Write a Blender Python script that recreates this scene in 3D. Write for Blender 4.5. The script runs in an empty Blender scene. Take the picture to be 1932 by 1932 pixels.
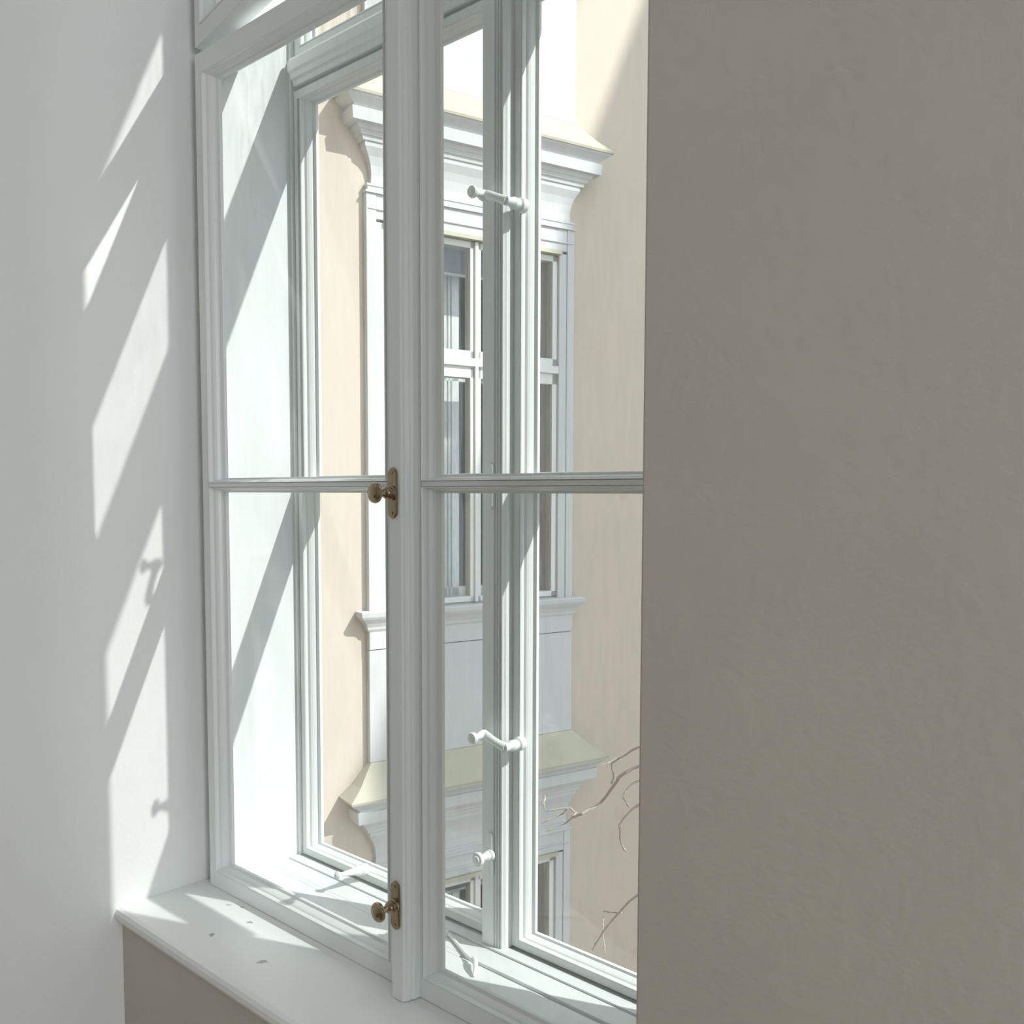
import bpy, bmesh, math, random
from math import sin, cos, radians, pi, hypot
from mathutils import Vector, Matrix

random.seed(7)
S = bpy.context.scene
COL = S.collection

# ------------------------------------------------------------------ camera
yaw, pitch, roll = radians(42.847), radians(3.886), radians(.147)
Fv = Vector((-sin(yaw)*cos(pitch), cos(yaw)*cos(pitch), -sin(pitch)))
R0 = Vector((cos(yaw), sin(yaw), 0)); U0 = R0.cross(Fv)
Rv = cos(roll)*R0 + sin(roll)*U0; Uv = cos(roll)*U0 - sin(roll)*R0
cam = bpy.data.cameras.new('camera'); camo = bpy.data.objects.new('camera', cam); COL.objects.link(camo)
camo.matrix_world = Matrix(((Rv.x, Uv.x, -Fv.x, 1.944), (Rv.y, Uv.y, -Fv.y, -1.104), (Rv.z, Uv.z, -Fv.z, 1.63), (0, 0, 0, 1)))
cam.sensor_width = 36; cam.lens = 1796.4/1932*36
cam.shift_x = (966-960.9)/1932; cam.shift_y = (1051.6-966)/1932
cam.clip_start = .02
cam.dof.use_dof = True; cam.dof.focus_distance = 2.4; cam.dof.aperture_fstop = 26
S.camera = camo

# ------------------------------------------------------------------ light and exposure
w = bpy.data.worlds.new('sky'); S.world = w; w.use_nodes = True
bg = w.node_tree.nodes['Background']; bg.inputs[0].default_value = (.78, .88, 1.0, 1); bg.inputs[1].default_value = 2.9
SUN = Vector((-1, -.410, -.994)).normalized()
sl = bpy.data.lights.new('sun', 'SUN'); sl.energy = 6.3; sl.angle = radians(.53); sl.color = (1, .975, .94)
so = bpy.data.objects.new('sun', sl); COL.objects.link(so); so.rotation_euler = SUN.to_track_quat('-Z', 'Y').to_euler(); so.location = (8, 4, 12)
def area(name, loc, target, sx, sy, power, color):
    l = bpy.data.lights.new(name, 'AREA'); l.shape = 'RECTANGLE'; l.size = sx; l.size_y = sy; l.energy = power; l.color = color
    o = bpy.data.objects.new(name, l); COL.objects.link(o); o.location = loc
    o.rotation_euler = (Vector(target)-Vector(loc)).to_track_quat('-Z', 'Y').to_euler(); return o
# daylight from the room's other windows, to the right along the same room
area('room_daylight', (4.9, -1.35, 1.9), (0, -1.1, 1.5), 1.5, 2.4, 66, (.93, .97, 1.0))
S.view_settings.view_transform = 'Standard'; S.view_settings.look = 'None'
S.view_settings.gamma = 1; S.view_settings.use_curve_mapping = False
S.view_settings.exposure = 0.14
S.cycles.transparent_max_bounces = 24
S.cycles.max_bounces = 10; S.cycles.diffuse_bounces = 6
S.cycles.caustics_reflective = False; S.cycles.caustics_refractive = False
S.cycles.sample_clamp_indirect = 6

# ------------------------------------------------------------------ materials
def mat(name, color, rough=.6, metal=0, noise=None, bump=None, spots=None, spec=.5):
    m = bpy.data.materials.new(name); m.use_nodes = True; nt = m.node_tree; N = nt.nodes; L = nt.links
    b = N['Principled BSDF']; b.inputs['Roughness'].default_value = rough; b.inputs['Metallic'].default_value = metal
    b.inputs['Specular IOR Level'].default_value = spec
    b.inputs['Base Color'].default_value = (*color, 1)
    tc = N.new('ShaderNodeTexCoord')
    last = None
    if noise:                                   # (scale, amount, stretch)
        sc, am, st = noise
        mp = N.new('ShaderNodeMapping'); mp.inputs['Scale'].default_value = st; L.new(tc.outputs['Object'], mp.inputs[0])
        nz = N.new('ShaderNodeTexNoise'); nz.inputs['Scale'].default_value = sc; nz.inputs['Detail'].default_value = 6
        L.new(mp.outputs[0], nz.inputs['Vector'])
        r = N.new('ShaderNodeValToRGB'); r.color_ramp.elements[0].position = .3; r.color_ramp.elements[1].position = .7
        r.color_ramp.elements[0].color = (*[c*(1-am) for c in color], 1); r.color_ramp.elements[1].color = (*color, 1)
        L.new(nz.outputs['Fac'], r.inputs[0]); last = r.outputs[0]
    if spots:                                   # chips and dirt specks: (scale, threshold, colour)
        sc, th, scol = spots
        nz = N.new('ShaderNodeTexNoise'); nz.inputs['Scale'].default_value = sc; nz.inputs['Detail'].default_value = 3
        L.new(tc.outputs['Object'], nz.inputs['Vector'])
        r = N.new('ShaderNodeValToRGB'); r.color_ramp.elements[0].position = th; r.color_ramp.elements[1].position = th+.02
        L.new(nz.outputs['Fac'], r.inputs[0])
        mx = N.new('ShaderNodeMixRGB'); L.new(r.outputs[0], mx.inputs[0])
        if last: L.new(last, mx.inputs[1])
        else: mx.inputs[1].default_value = (*color, 1)
        mx.inputs[2].default_value = (*scol, 1); last = mx.outputs[0]
    if last: L.new(last, b.inputs['Base Color'])
    if bump:                                    # (scale, strength, distance)
        nz = N.new('ShaderNodeTexNoise'); nz.inputs['Scale'].default_value = bump[0]; nz.inputs['Detail'].default_value = 4
        L.new(tc.outputs['Object'], nz.inputs['Vector'])
        bp = N.new('ShaderNodeBump'); bp.inputs['Strength'].default_value = bump[1]; bp.inputs['Distance'].default_value = bump[2]
        L.new(nz.outputs['Fac'], bp.inputs['Height']); L.new(bp.outputs[0], b.inputs['Normal'])
    return m

def glass(name, wav=.25, streak=.015, refl=1.0):
    m = bpy.data.materials.new(name); m.use_nodes = True; nt = m.node_tree; N = nt.nodes; L = nt.links
    N.remove(N['Principled BSDF']); out = N['Material Output']
    tc = N.new('ShaderNodeTexCoord'); mp = N.new('ShaderNodeMapping'); mp.inputs['Scale'].default_value = (1, 1, .16)
    L.new(tc.outputs['Object'], mp.inputs[0])
    nz = N.new('ShaderNodeTexNoise'); nz.inputs['Scale'].default_value = 75; nz.inputs['Detail'].default_value = 2; nz.inputs['Distortion'].default_value = .6
    L.new(mp.outputs[0], nz.inputs['Vector'])
    r = N.new('ShaderNodeValToRGB'); r.color_ramp.elements[0].position = .38; r.color_ramp.elements[1].position = .60
    a = 1-streak; r.color_ramp.elements[0].color = (a*.985, a, a*.995, 1); r.color_ramp.elements[1].color = (.985, .995, .99, 1)
    L.new(nz.outputs['Fac'], r.inputs[0])
    tr = N.new('ShaderNodeBsdfTransparent'); L.new(r.outputs[0], tr.inputs[0])
    gl = N.new('ShaderNodeBsdfGlossy'); gl.inputs['Roughness'].default_value = .02
    n2 = N.new('ShaderNodeTexNoise'); n2.inputs['Scale'].default_value = 7; n2.inputs['Detail'].default_value = 1
    L.new(mp.outputs[0], n2.inputs['Vector'])
    bp = N.new('ShaderNodeBump'); bp.inputs['Strength'].default_value = wav; bp.inputs['Distance'].default_value = .004
    L.new(n2.outputs['Fac'], bp.inputs['Height']); L.new(bp.outputs[0], gl.inputs['Normal'])
    fr = N.new('ShaderNodeFresnel'); ge = N.new('ShaderNodeNewGeometry')
    ior = N.new('ShaderNodeMapRange'); ior.inputs['To Min'].default_value = 1.45; ior.inputs['To Max'].default_value = 1/1.45
    L.new(ge.outputs['Backfacing'], ior.inputs['Value']); L.new(ior.outputs[0], fr.inputs['IOR'])
    mu = N.new('ShaderNodeMath'); mu.operation = 'MULTIPLY'; mu.inputs[1].default_value = refl; L.new(fr.outputs[0], mu.inputs[0])
    mx = N.new('ShaderNodeMixShader'); L.new(mu.outputs[0], mx.inputs[0]); L.new(tr.outputs[0], mx.inputs[1]); L.new(gl.outputs[0], mx.inputs[2])
    L.new(mx.outputs[0], out.inputs['Surface']); return m

M = dict(
 plaster=mat('wall plaster', (.80, .81, .805), .9, noise=(3, .03, (1, 1, 1)), bump=(90, .25, .0015), spec=.2),
 plaster_shade=mat('wall plaster rough shaded', (.60, .57, .51), .9, noise=(5, .05, (1, 1, 1)), bump=(70, .35, .002), spec=.2),  # same white wall paint, with shade and warm bounce put into its colour
 paint=mat('white lacquer', (.82, .85, .85), .32, noise=(2, .01, (1, 1, 1)), bump=(60, .08, .001)),
 oldpaint=mat('old white paint', (.80, .825, .815), .45, noise=(4, .03, (1, 1, 1)), bump=(45, .3, .0015)),
 lining=mat('caustic streaked lining paint', (.74, .765, .765), .45, noise=(22, .07, (1, 1, .12)), bump=(30, .3, .001)),  # vertical colour streaks stand in for caustic light through the old glass
 sill=mat('sill paint', (.90, .91, .90), .30, noise=(3, .04, (1, 1, 1)), bump=(50, .15, .001), spots=(30, .70, (.42, .43, .42))),
 brass=mat('aged brass', (.40, .32, .21), .24, 1, noise=(60, .25, (1, 1, 1)), bump=(120, .15, .0005)),
 glass=glass('old window glass'),
 streakglass=glass('wavy old fanlight glass caustic tint', .3, .14),  # tint streaks in the pane stand in for caustic ripples in the sun patch
 farglass=glass('facade glass', .15, .05, 1.0),
 cream=mat('cream render', (.495, .435, .365), .9, noise=(1.2, .04, (1, 1, 1)), bump=(30, .2, .004), spec=.1),
 stucco=mat('white stucco', (.50, .51, .515), .85, noise=(3, .04, (1, 1, 1)), bump=(25, .2, .003), spec=.1),
 zinc=mat('painted sheet metal', (.43, .412, .325), .55, noise=(6, .12, (1, 1, 1)), spec=.2),
 zincgrey=mat('grey sheet metal', (.42, .42, .38), .6, noise=(6, .15, (1, 1, 1)), spec=.2),
 frame=mat('facade window paint', (.60, .61, .60), .5),
 dark=mat('dim interior', (.30, .31, .31), .9),
 blind=mat('blue grey blind', (.24, .27, .32), .8, noise=(60, .4, (1, 1, 8))),
 bark=mat('twig bark', (.36, .32, .30), .8, noise=(40, .3, (1, 1, 1))),
 oak=mat('oak floor', (.36, .25, .15), .5, noise=(6, .3, (1, 8, 1))),
 ground=mat('courtyard paving', (.42, .40, .37), .9, noise=(3, .15, (1, 1, 1))),
)

# ------------------------------------------------------------------ builders
def poly(bm, pts): return bm.faces.new([bm.verts.new(p) for p in pts])
def box(bm, x0, x1, y0, y1, z0, z1):
    v = [bm.verts.new((x, y, z)) for x in (x0, x1) for y in (y0, y1) for z in (z0, z1)]
    for f in ((0, 1, 3, 2), (4, 6, 7, 5), (0, 4, 5, 1), (2, 3, 7, 6), (0, 2, 6, 4), (1, 5, 7, 3)): bm.faces.new([v[i] for i in f])
def loft(bm, rings, caps=True):
    vs = [[bm.verts.new(p) for p in r] for r in rings]; k = len(vs[0])
    for a, b in zip(vs, vs[1:]):
        for i in range(k): bm.faces.new((a[i], a[(i+1) % k], b[(i+1) % k], b[i]))
    if caps: bm.faces.new(vs[0][::-1]); bm.faces.new(vs[-1])
def lathe(bm, prof, o, axis, seg=28):
    a = Vector(axis).normalized(); t = Vector((0, 0, 1)) if abs(a.z) < .9 else Vector((1, 0, 0))
    e1 = a.cross(t).normalized(); e2 = a.cross(e1); o = Vector(o)
    loft(bm, [[o + a*h + (e1*cos(2*pi*i/seg) + e2*sin(2*pi*i/seg))*max(r, .0002) for i in range(seg)] for r, h in prof])
def tube(bm, pts, rad, seg=10):
    pts = [Vector(p) for p in pts]; rings = []
    for i, p in enumerate(pts):
        t = (pts[min(i+1, len(pts)-1)] - pts[max(i-1, 0)]).normalized()
        e1 = t.cross(Vector((.13, .2, 1))).normalized(); e2 = t.cross(e1)
        r = rad[i] if isinstance(rad, (list, tuple)) else rad
        rings.append([p + (e1*cos(2*pi*k/seg) + e2*sin(2*pi*k/seg))*r for k in range(seg)])
    loft(bm, rings)
# moulding: (share of the width, depth behind the frame face)
PROF = [(0, .0045), (.045, .0045), (.06, .0), (.11, -.0015), (.18, -.0015), (.24, .001), (.27, .0075), (.34, .0085), (.46, .0105), (.57, .0150), (.655, .0205), (.67, .0250), (1.0, .0270), (1.0, .0335)]
def mould(bm, side, x0, x1, z0, z1, W, yf, prof=PROF, s=1.0, back=0):
    """one mitred side of the moulding round a pane; x0..z1 is the glass, W=(left,right,bottom,top) widths."""
    l, r, b, t = W
    def c(w, y, cx, cz):
        X = x0-l*(1-w) if cx == 0 else x1+r*(1-w); Z = z0-b*(1-w) if cz == 0 else z1+t*(1-w)
        return (X, yf+y*s, Z)
    if back: prof = list(prof) + [(.15, back), (0, back)]
    else: prof = list(prof) + [(0, .0335)]
    ends = {'left': ((0, 0), (0, 1)), 'right': ((1, 0), (1, 1)), 'bottom': ((0, 0), (1, 0)), 'top': ((0, 1), (1, 1))}[side]
    loft(bm, [[c(w, y, *e) for w, y in prof] for e in ends])
def finish(bm):
    bmesh.ops.recalc_face_normals(bm, faces=bm.faces[:])
def empty(name, loc, rz=0):
    o = bpy.data.objects.new(name, None); COL.objects.link(o); o.location = loc; o.rotation_euler = (0, 0, rz); o.empty_display_size = .1
    return o
OFF = {}
def thing(name, label, cat, loc, group=None, rz=0):
    o = empty(name, loc, rz); o['label'] = label; o['category'] = cat
    if group: o['group'] = group
    OFF[o.name] = Vector(loc); return o
def part(name, bm, m, parent, bevel=0, smooth=False, label=None, local=False):
    finish(bm)
    if not local:
        off = OFF[parent.name]
        for v in bm.verts: v.co -= off
    me = bpy.data.meshes.new(name); bm.to_mesh(me); bm.free(); me.materials.append(M[m])
    o = bpy.data.objects.new(name, me); COL.objects.link(o); o.parent = parent
    OFF[o.name] = OFF.get(parent.name, Vector((0, 0, 0)))
    if smooth: shade(me)
    if bevel: bev(o, bevel)
    if label: o['label'] = label
    return o
def shade(me, ang=35):
    for p in me.polygons: p.use_smooth = True
    try: me.set_sharp_from_angle(angle=radians(ang))
    except Exception: pass
def bev(o, wd):
    b = o.modifiers.new('edge', 'BEVEL'); b.width = wd; b.segments = 2; b.limit_method = 'ANGLE'; b.angle_limit = radians(50)
def struct(name, bm, m, bevel=0, parent=None):
    finish(bm); me = bpy.data.meshes.new(name); bm.to_mesh(me); bm.free(); me.materials.append(M[m])
    o = bpy.data.objects.new(name, me); COL.objects.link(o)
    if parent: o.parent = parent
    else: o['kind'] = 'structure'
    OFF[o.name] = Vector((0, 0, 0))
    if bevel: bev(o, bevel)
    return o
def BM(): return bmesh.new()

# ------------------------------------------------------------------ the room
XR = 1.335          # right side of the window niche
SZ = .75            # sill top
ZT = 3.66           # top of the window niche
YF = -.234          # room face of the window wall
YO = .275           # outside face
b = BM(); box(b, -.45, 0, -5, YO, -.02, 4.1); struct('wall_left', b, 'plaster')
b = BM(); box(b, XR, 6, YF, YO, -.02, 4.1); struct('wall_right', b, 'plaster_shade', .004)
b = BM(); box(b, 0, XR, YF+.016, YO, -.02, SZ-.035); struct('wall_front', b, 'plaster_shade')
b = BM(); box(b, 0, XR, YF, YO, ZT, 4.1); struct('wall_lintel', b, 'plaster')
b = BM(); box(b, -.45, 6.2, -5.2, -5, -.02, 4.1); struct('wall_back', b, 'plaster')
b = BM(); box(b, 6, 6.2, -5, YO, -.02, 4.1); struct('wall_side', b, 'plaster')
b = BM(); box(b, -.45, 6.2, -5.2, YO, -.12, -.02); struct('floor', b, 'oak')
b = BM(); box(b, -.45, 6.2, -5.2, YO, 4.1, 4.2); struct('ceiling', b, 'plaster')

# fixed window frame, box lining, sill
b = BM()
box(b, 0, .0338, 0, .018, SZ, ZT); box(b, XR-.0338, XR, 0, .018, SZ, ZT)
box(b, 0, .041, .205, .27, SZ, ZT); box(b, XR-.041, XR, .205, .27, SZ, ZT)
box(b, 0, XR, 0, .018, ZT-.04, ZT); box(b, 0, XR, .205, .27, ZT-.05, ZT)
win = struct('window_1', b, 'paint', .001)
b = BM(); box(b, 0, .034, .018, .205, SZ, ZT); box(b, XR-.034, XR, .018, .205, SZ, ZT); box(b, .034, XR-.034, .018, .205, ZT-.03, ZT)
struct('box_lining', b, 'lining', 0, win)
b = BM()        # inner transom, behind the top of the casements
loft(b, [[(x, y, z) for y, z in ((.0155, 2.526), (.034, 2.526), (.075, 2.554), (.075, 2.557), (.0155, 2.557))] for x in (.034, XR-.034)])
struct('inner_transom', b, 'paint', .001, win)
b = BM()        # outer transom with its moulded rain bar
box(b, .041, XR-.041,   .222, .283, 2.552, 2.622)
prof = [(.225, 2.556), (.206, 2.556), (.204, 2.566), (.198, 2.570), (.196, 2.580), (.190, 2.585), (.190, 2.606), (.196, 2.614), (.225, 2.618)]
loft(b, [[(x, y, z) for y, z in prof] for x in (.050, XR-.05)])
struct('outer_transom', b, 'oldpaint', .0015, win)
b = BM()        # sill and box floor, with rounded nosing
prof = [(-.02+.0, SZ), (YF+.012, SZ), (YF+.004, SZ-.003), (YF, SZ-.010), (YF, SZ-.020), (YF+.005, SZ-.029), (YF+.014, SZ-.034), (YF+.03, SZ-.035), (-.02, SZ-.035)]
loft(b, [[(x, y, z) for y, z in prof] for x in (0, XR)])
struct('window_sill', b, 'sill', .001, win)
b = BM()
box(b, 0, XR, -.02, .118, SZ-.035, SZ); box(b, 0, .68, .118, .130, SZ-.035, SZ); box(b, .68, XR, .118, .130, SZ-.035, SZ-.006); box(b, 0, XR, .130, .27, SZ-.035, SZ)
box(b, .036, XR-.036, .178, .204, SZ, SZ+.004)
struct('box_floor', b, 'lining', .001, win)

# ------------------------------------------------------------------ casements
def casement(name, label, x0, x1, z0, z1, yf, gl, W, paint, thick=.045, glass_y=.030, group=None, rz=0, munt=True, hinge=None, prof=PROF, bar_depth=0, gm='glass'):
    """gl = list of (gx0,gx1,gz0,gz1) panes, W = (l,r,b,t) moulding widths, mw = muntin moulding width"""
    l, r, bo, to, mw = W
    t = thing(name, label, 'window', (hinge or (x0, yf, z0)), group, rz)
    gx0, gx1 = gl[0][0], gl[0][1]
    b = BM()
    box(b, x0, gx0-l, yf, yf+thick, z0, z1); box(b, gx1+r, x1, yf, yf+thick, z0, z1)
    box(b, gx0-l, gx1+r, yf, yf+thick, z0, gl[0][2]-bo); box(b, gx0-l, gx1+r, yf, yf+thick, gl[-1][3]+to, z1)
    mb = BM()
    for i, g in enumerate(gl):
        Wb = bo if i == 0 else mw; Wt = to if i == len(gl)-1 else mw
        for s in ('left', 'right', 'bottom', 'top'):
            tgt = mb if (s == 'bottom' and i > 0) or (s == 'top' and i < len(gl)-1) else b
            mould(tgt, s, *g, (l, r, Wb, Wt), yf, prof, back=(bar_depth or thick) if tgt is mb else thick)
    part('casement_frame', b, paint, t, .0012)
    if len(gl) > 1:
        zc0, zc1 = gl[0][3]+mw, gl[1][2]-mw
        box(mb, gx0-l*.9, gx1+r*.9, yf+.0005, yf+.033, zc0, zc1)
        box(mb, gx0-l*.5, gx1+r*.5, yf+.033, yf+(bar_depth or thick), zc0, zc1)
        part('glazing_bar', mb, paint, t, .0006)
    else: mb.free()
    for g in gl:
        p = BM(); box(p, g[0]-.002, g[1]+.002, yf+glass_y, yf+glass_y+.0028, g[2]-.002, g[3]+.002); part('glass_pane', p, gm, t)
    return t

ICL = casement('inner_casement', 'left white inner casement beside the left wall, cream house behind its glass', .034, .708, SZ+.001, 2.553, -.03,
    [(.083, .632, .800, 1.629), (.083, .632, 1.660, 2.500)], (.026, .026, .014, .013, .0115), 'paint')
ICR = casement('inner_casement', 'right white inner casement carrying the central cover strip with two brass knobs', .7095, XR-.036, SZ+.001, 2.553, -.03,
    [(.767, XR-.085, .800, 1.629), (.767, XR-.085, 1.660, 2.500)], (.0235, .026, .014, .013, .0115), 'paint')
b = BM()
ap = [(.700, -.0302), (.700, -.060), (.7025, -.063), (.7295, -.063), (.7315, -.0615), (.7315, -.0585), (.7325, -.0575), (.7345, -.056), (.7358, -.053), (.7358, -.0495), (.7345, -.0475),
      (.737, -.0455), (.7385, -.0425), (.7385, -.036), (.7392, -.0302)]
loft(b, [[(x, y, z) for x, y in ap] for z in (SZ-.0+.0015, 2.548)])
AST = part('cover_strip', b, 'paint', ICR, .0006)

def brass_knob(parent, x, y, z, axis=(0, -1, 0)):
    b = BM(); pl = []
    hh, hw = .043, .0115
    ring = []
    for i in range(24):
        a = 2*pi*i/24; cx, cz = cos(a)*hw, sin(a)
        ring.append((cx*(.86 if abs(cz) > .8 else 1), (hh-hw)*(1 if cz > 0 else -1)+cz*hw))
    loft(b, [[(x+cx*s, y-d, z+cz*(1-(1-s)*.3)) for cx, cz in ring] for s, d in ((1, .0), (1, .0022), (.86, .0036))])
    lathe(b, [(.0028, .003), (.0028, .0045), (.001, .005)], (x, y, z+.034), (0, -1, 0), 10)
    lathe(b, [(.0028, .003), (.0028, .0045), (.001, .005)], (x, y, z-.034), (0, -1, 0), 10)
    pt = part('lock_plate', b, 'brass', parent, 0, True, 'aged brass plate')
    b = BM()
    lathe(b, [(.0125, .002), (.0125, .006), (.010, .008), (.0115, .0105), (.0115, .0125), (.0085, .0145), (.0100, .0165), (.0085, .019), (.0058, .021), (.0052, .028), (.0062, .032),
              (.0125, .0345), (.0165, .0365), (.0172, .0395), (.0160, .0425), (.0118, .0448), (.0105, .0446), (.009, .0460), (.005, .0475), (.0, .048)], (x, y, z), axis)
    part('turn_knob', b, 'brass', pt, 0, True)
brass_knob(ICR, .7125, -.063, 1.629); brass_knob(ICR, .7135, -.063, .919)

OCL = casement('outer_casement', 'left white outer casement, weathered paint, nearest the left box side', .043, .702, SZ+.006, 2.548, .212,
    [(.081, .640, .783, 1.630), (.090, .640, 1.668, 2.518)], (.026, .026, .012, .012, .012), 'oldpaint', thick=.05, glass_y=.029, bar_depth=.062)
OCR = casement('outer_casement', 'right white outer casement, weathered paint, with two painted lever handles', .7035, XR-.043, SZ+.006, 2.548, .212,
    [(.769, 1.195, .783, 1.630), (.769, 1.195, 1.668, 2.518)], (.020, .026, .012, .012, .012), 'oldpaint', thick=.05, glass_y=.029, bar_depth=.062)
b = BM()        # reeded cover strip on the outer casements
op = [(.676, .2118), (.676, .188), (.679, .185), (.7085, .185), (.7095, .1895), (.7110, .1900), (.7125, .1862), (.7145, .1862), (.7155, .1910), (.7170, .1915), (.7185, .1872), (.7205, .1872), (.7215, .1925), (.7230, .1930), (.7240, .1885), (.7268, .1890), (.7285, .1925), (.7310, .196), (.7325, .203), (.733, .2118)]
loft(b, [[(x, y, z) for x, y in op] for z in (SZ+.004, 2.545)])
part('cover_strip', b, 'oldpaint', OCL, .0004, False, 'reeded white cover strip')

def plate(parent, x, y, z, hh=.044, hw=.008):
    b = BM(); ring = []
    for i in range(24):
        a = 2*pi*i/24; ring.append((cos(a)*hw, (hh-hw)*(1 if sin(a) > 0 else -1)+sin(a)*hw))
    loft(b, [[(x+cx*s, y-d, z+cz) for cx, cz in ring] for s, d in ((1, -.001), (1, .003), (.7, .0048))])
    return part('lock_plate', b, 'oldpaint', parent, 0, True)
def white_knob(parent, x, y, z):
    b = BM()
    lathe(b, [(.0115, .002), (.0115, .007), (.0085, .010), (.0095, .014), (.0070, .018), (.0060, .026), (.0080, .030), (.0125, .032), (.0138, .036), (.0125, .040), (.0085, .0405), (.0075, .043), (.003, .044)], (x, y, z), (0, -1, 0))
    part('turn_knob', b, 'oldpaint', parent, 0, True)
for z in (1.642, .936):
    p = plate(OCL, .702, .1855, z); white_knob(p, .703, .1855, z)
def lever(parent, x, z, dz):
    b = BM(); y = .203
    lathe(b, [(.0135, -.009), (.0135, .004), (.010, .007), (.0095, .014), (.0108, .016), (.0108, .020), (.0082, .024), (.0078, .040)], (x, y, z), (0, -1, 0))
    arm = [(x, y-.036, z), (x-.012, y-.0385, z+dz*.25), (x-.028, y-.039, z+dz*.62), (x-.044, y-.038, z+dz*.95), (x-.054, y-.036, z+dz)]
    tube(b, arm, [.0086, .0080, .0072, .0082, .0092], 14)
    lathe(b, [(.006, -.006), (.0095, -.002), (.0105, .004), (.0095, .010), (.0070, .016), (.0058, .022), (.0068, .027), (.0105, .030), (.0115, .034), (.0098, .038), (.0060, .0395), (.002, .040)], (x-.056, y-.034, z+dz), (.05, -1, .0))
    part('lever_handle', b, 'oldpaint', parent, 0, True)
lever(OCR, .757, 2.150, .020); lever(OCR, .757, 1.158, .014)
# knob on the bottom rail of the left outer casement
b = BM(); kx, kz = .285, .784
lathe(b, [(.0125, -.009), (.0125, .004), (.0095, .008), (.0110, .012), (.0110, .016), (.0080, .021), (.0075, .030), (.0060, .045), (.0048, .060), (.0060, .066), (.0085, .070), (.0085, .074), (.004, .078)], (kx, .204, kz), (.02, -1, .12))
part('pull_knob', b, 'oldpaint', OCL, 0, True)

# outer fanlights
for i, (a, c, lab) in enumerate(((.043, .70, 'left outer fanlight sash above the transom'), (.7035, XR-.043, 'right outer fanlight sash above the transom, mostly out of view'))):
    casement('outer_fanlight', lab, a, c, 2.625, 3.60, .215, [(a+.045, c-.045, 2.662, 3.41)], (.024, .024, .02, .02, .01), 'oldpaint', gm='streakglass')
# inner fanlights: the left one stands ajar, swung into the room on its left hinges
casement('inner_fanlight', 'inner fanlight sash swung open into the room at top left', .036, .705, 2.568, 3.60, -.03,
    [(.088, .655, 2.625, 3.53)], (.026, .026, .02, .02, .01), 'paint', hinge=(.036, -.03, 2.568), rz=radians(-8.7))
casement('inner_fanlight', 'closed right inner fanlight sash above the casement, out of view', .712, XR-.036, 2.568, 3.60, -.03,
    [(.76, XR-.085, 2.625, 3.53)], (.026, .026, .02, .02, .01), 'paint')

# stay hook lying on the box floor
t = thing('stay_hook', 'small white metal stay hook lying on the sunlit box floor', 'hook', (.66, .12, SZ))
b = BM(); tube(b, [(.600, .166, SZ+.004), (.640, .150, SZ+.004), (.690, .128, SZ+.005), (.722, .112, SZ+.010), (.738, .104, SZ+.014)], [.0030, .0034, .0036, .0036, .004], 10)
part('rod', b, 'oldpaint', t, 0, True)
b = BM(); tube(b, [(.728, .113, SZ+.013), (.742, .103, SZ+.015), (.752, .092, SZ+.010), (.758, .082, SZ+.0025)], [.0055, .0050, .0038, .0022], 10); part('hook_end', b, 'oldpaint', t, 0, True)
b = BM(); lathe(b, [(.008, 0), (.008, .003), (.004, .006), (.004, .010), (.0, .011)], (.602, .165, SZ), (0, 0, 1), 14); part('eye_plate', b, 'oldpaint', t, 0, True)

# ------------------------------------------------------------------ the house across the corner (local x along the facade, -y outward)
th = radians(14)
H = thing('neighbouring_house', 'cream house wing outside with white stucco window surrounds and cornices', 'building', (-2.88, 2.789, 0), None, radians(76))
def hp(name, bm, m, parent=None, bevel=0, smooth=False, label=None): return part(name, bm, m, parent or H, bevel, smooth, label, local=True)
ST = 4.37; OP0, OP1, OZ0, OZ1 = .095, 1.46, .88, 3.312
b = BM(); UA, UB, ZA, ZB = -2.45, 13, -7, 11.5
for k in (-1, 0, 1):
    pass
zs = []
for k in (-1, 0, 1): zs += [(OZ0+k*ST, OZ1+k*ST)]
box(b, UA, OP0, 0, .5, ZA, ZB); box(b, OP1, UB, 0, .5, ZA, ZB)
prev = ZA
for z0, z1 in zs: box(b, OP0, OP1, 0, .5, prev, z0); prev = z1
box(b, OP0, OP1, 0, .5, prev, ZB)
hp('facade_wall', b, 'cream')
def ringloft(bm, levels, u0=-.04, u1=1.585):
    loft(bm, [[(u0-L[1], 0.02, L[0]), (u1+L[-1 if len(L) > 3 else 1], 0.02, L[0]), (u1+L[-1 if len(L) > 3 else 1], -L[2], L[0]), (u0-L[1], -L[2], L[0])] for L in levels])
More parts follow.
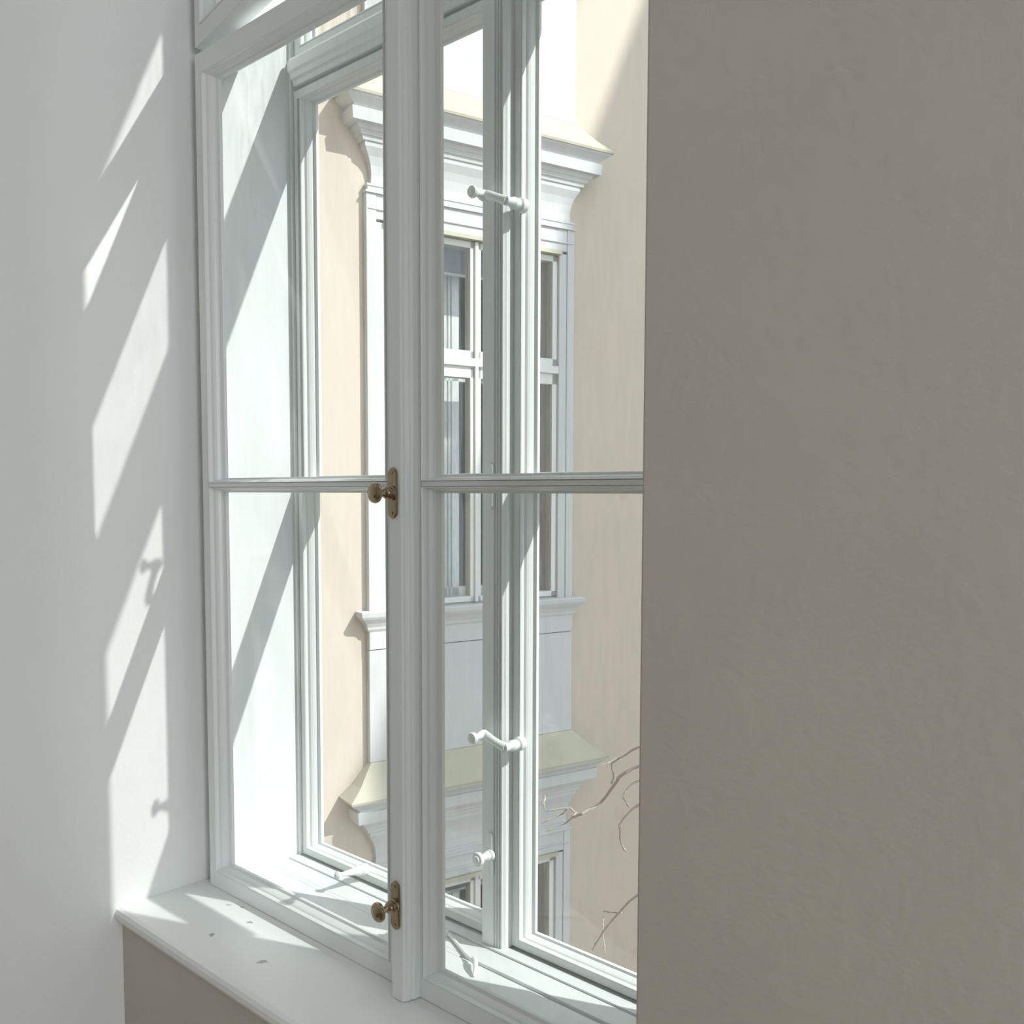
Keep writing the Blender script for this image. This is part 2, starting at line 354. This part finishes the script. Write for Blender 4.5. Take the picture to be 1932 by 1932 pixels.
def storey(dz, full=True):
    b = BM()
    # ledge and apron exist on each storey
    b2 = BM(); ringloft(b2, [(z+dz, e, o) for z, e, o in ((.735, .005, .052), (.75, .018, .06), (.765, .02, .062), (.79, .032, .075), (.82, .062, .098), (.835, .075, .106), (.862, .08, .11), (.868, .076, .106))])
    b3 = BM(); ringloft(b3, [(-.12+dz, 0, .045), (.612+dz, 0, .045)] if dz < 1 else [(-.12+dz, 0, .045), (.74+dz, 0, .045)])
    if dz < 1: ringloft(b3, [(.618+dz, 0, .05), (.74+dz, 0, .05)])
    box(b, -.04, .03, -.045, .02, .86+dz, 3.50+dz); box(b, .03, OP0, -.035, .02, .86+dz, 3.33+dz); box(b, OP1, 1.525, -.035, .02, .86+dz, 3.33+dz); box(b, 1.525, 1.585, -.045, .02, .86+dz, 3.50+dz)
    box(b, .03, 1.525, -.04, .02, 3.345+dz, 3.50+dz)
    box(b, -.03, 1.575, -.05, .02, 3.40+dz, 3.41+dz)
    S_ = hp('window_surround', b, 'stucco', None, .004)
    hp('window_ledge', b2, 'stucco', S_); hp('apron', b3, 'stucco', S_)
    b4 = BM(); box(b4, OP0-.01, OP1+.01, -.058, .02, 3.318+dz, 3.345+dz); hp('drip_flashing', b4, 'zinc', S_)
    b5 = BM(); ringloft(b5, [(z+dz, e, o) for z, e, o in ((3.50, .006, .055), (3.515, .006, .055), (3.518, -.01, .045), (3.54, -.01, .045), (3.543, -.004, .05), (3.556, -.004, .05), (3.56, -.035, .04), (3.61, -.04, .038), (3.67, -.032, .045), (3.72, -.012, .058), (3.77, .02, .08), (3.80, .02, .08))])
    hp('frieze', b5, 'stucco', S_)
    b6 = BM(); ringloft(b6, [(z+dz, e*1.25, o*1.04, e*1.45) for z, e, o in ((3.80, .03, .085), (3.825, .035, .09), (3.83, .045, .10), (3.85, .05, .105), (3.858, .065, .115), (3.885, .07, .12), (3.888, .105, .148), (3.962, .11, .152), (3.966, .095, .138), (3.982, .10, .143), (4.00, .12, .16), (4.02, .145, .182), (4.036, .15, .186))])
    hp('cornice', b6, 'stucco', S_)
    b7 = BM(); ringloft(b7, [(z+dz, e*1.25, o*1.04, e*1.45) for z, e, o in ((4.034, .158, .194), (4.050, .162, .197), (4.056, .155, .19), (4.12, .09, .135), (4.245, .0, .05), (4.248, 0, .045))])
    hp('cornice_flashing', b7, 'zinc', S_)
    # window
    b = BM(); fy0, fy1 = -.012, .06
    m0, m1 = .735, .82
    for a, c in ((OP0, OP0+.045), (m0, m1), (OP1-.042, OP1)): box(b, a, c, fy0, fy1, OZ0+dz, OZ1+dz)
    for a, c, e in ((OZ0, .918, 0), (2.405, 2.482, 0), (2.482, 2.535, .02), (2.535, 2.588, 0), (3.27, OZ1, 0)): box(b, OP0, OP1, fy0-e, fy1, a+dz, c+dz)
    box(b, m0+.03, m1-.03, fy0-.018, fy1, OZ0+dz, OZ1+dz)
    wn = hp('window', b, 'frame', None, .003)
    for a, c in ((OP0+.045, m0), (m1, OP1-.042)):
        for z0, z1 in ((.918, 2.405), (2.588, 3.27)):
            p = BM(); box(p, a-.002, c+.002, .018, .022, z0+dz, z1+dz); hp('window_pane', p, 'farglass', wn)
    # second window behind, blind and room
    b = BM()
    for a, c in ((OP0, OP0+.05), (.715, .745), (.757, .775), (.785, .845), (OP1-.05, OP1)): box(b, a, c, .33, .39, OZ0+dz, OZ1+dz)
    box(b, .73, .84, .35, .39, OZ0+dz, OZ1+dz)
    for a, c in ((OZ0, .95), (2.42, 2.56), (3.25, OZ1)): box(b, OP0, OP1, .33, .39, a+dz, c+dz)
    hp('inner_frame', b, 'frame', wn, .003)
    for a in (OP0, OP1-.004): b = BM(); box(b, a, a+.004, .06, .33, OZ0+dz, OZ1+dz); hp('window_reveal', b, 'stucco', wn)
    b = BM(); box(b, OP0+.04, OP1-.04, .20, .206, 3.14+dz, 3.30+dz); bl = hp('roller_blind', b, 'blind', wn)
    b = BM(); box(b, OP0+.04, OP1-.04, .196, .21, 3.125+dz, 3.142+dz); hp('blind_bar', b, 'frame', bl)
    b = BM()
    box(b, -.8, 2.4, 1.9, 1.95, .1+dz, 3.6+dz); box(b, -.85, -.8, .5, 1.9, .1+dz, 3.6+dz); box(b, 2.4, 2.45, .5, 1.9, .1+dz, 3.6+dz); box(b, -.8, 2.4, .5, 1.9, .05+dz, .1+dz); box(b, -.8, 2.4, .5, 1.9, 3.6+dz, 3.65+dz)
    hp('window_interior', b, 'dark', wn)
for k in (-1, 0, 1): storey(k*ST)

# courtyard ground and the wing opposite, whose roof shades the far part of the facade
b = BM(); box(b, -8, 22, YO, 16, -7.1, -7); struct('ground', b, 'ground')
b = BM(); box(b, -.9, 16, 9, 9.5, -7, 15.1); struct('wall_courtyard', b, 'cream')
b = BM(); box(b, -4, -.45, YO-.3, YO, -7, 9); box(b, 6.2, 12, YO-.3, YO, -7, 9); box(b, -.45, 6.2, YO-.3, YO, 4.2, 9); box(b, -.45, 6.2, YO-.3, YO, -7, -.12); struct('wall_exterior', b, 'cream')

# ------------------------------------------------------------------ bare tree twigs
C0 = Vector((1.944, -1.104, 1.63))
T = thing('bare_tree', 'bare grey brown tree twigs with buds in front of the shaded lower facade', 'tree', (.9, 2.1, -7))
def branch(pts, r0, r1):
    r0 *= .75; r1 *= .75
    b = BM(); n = len(pts); P = [Vector(p) for p in pts]; Q = []
    for i in range(n-1):
        for k in range(3): Q.append(P[i].lerp(P[i+1], k/3) + Vector((random.uniform(-1, 1), random.uniform(-1, 1), random.uniform(-1, 1)))*.003)
    Q.append(P[-1]); m = len(Q)
    tube(b, Q, [r0+(r1-r0)*i/(m-1) for i in range(m)], 7)
    for i in range(2, m-1, 3): lathe(b, [(.001, -.012), (r1*1.9, -.003), (r1*2.0, .004), (.0006, .013)], Q[i], (Q[i+1]-Q[i]), 8)
    part('branch', b, 'bark', T, 0, True)
Y2 = 2.0
def tw(pts): return [(x, Y2 + .05*sin(i*1.7), z) for i, (x, z) in enumerate(pts)]
branch([(.9, 2.1, -7), (.86, 2.08, -3.5), (.80, 2.1, -.6), (.66, 2.05, .4), (.6, 2.1, 1.9)], .045, .012)
branch([(.74, 2.07, -.2)] + tw([(.25, .62), (-.1, .60), (-.246, .529), (-.288, .49), (-.346, .443), (-.447, .325), (-.478, .293), (-.538, .261), (-.58, .251), (-.591, .281), (-.674, .264), (-.719, .271), (-.759, .285)]), .012, .0035)
branch([(.64, 2.05, .5)] + tw([(.2, .78), (-.1, .70), (-.247, .602), (-.323, .542), (-.369, .455), (-.391, .423)]), .010, .0035)
branch(tw([(-.323, .542), (-.36, .535), (-.397, .511)]), .0045, .003)
branch([(.76, 2.08, -.4)] + tw([(.2, .45), (-.1, .56), (-.246, .465), (-.27, .414), (-.28, .348)]), .010, .0035)
branch([(.78, 2.1, -.6)] + tw([(.15, .25), (-.12, .47), (-.246, .358), (-.285, .292), (-.323, .188), (-.309, .154)]), .010, .0035)
branch([(.82, 2.1, -1.2)] + tw([(.3, .2), (0, .22), (-.256, -.027), (-.351, -.162), (-.469, -.313)]), .010, .0035)
branch(tw([(-.30, -.09), (-.431, -.137), (-.39, -.20), (-.35, -.263)]), .0045, .003)
branch(tw([(-.538, .261), (-.652, .185), (-.712, .151)]), .0045, .003)
branch(tw([(-.591, .275), (-.667, .223), (-.728, .185)]), .0045, .003)
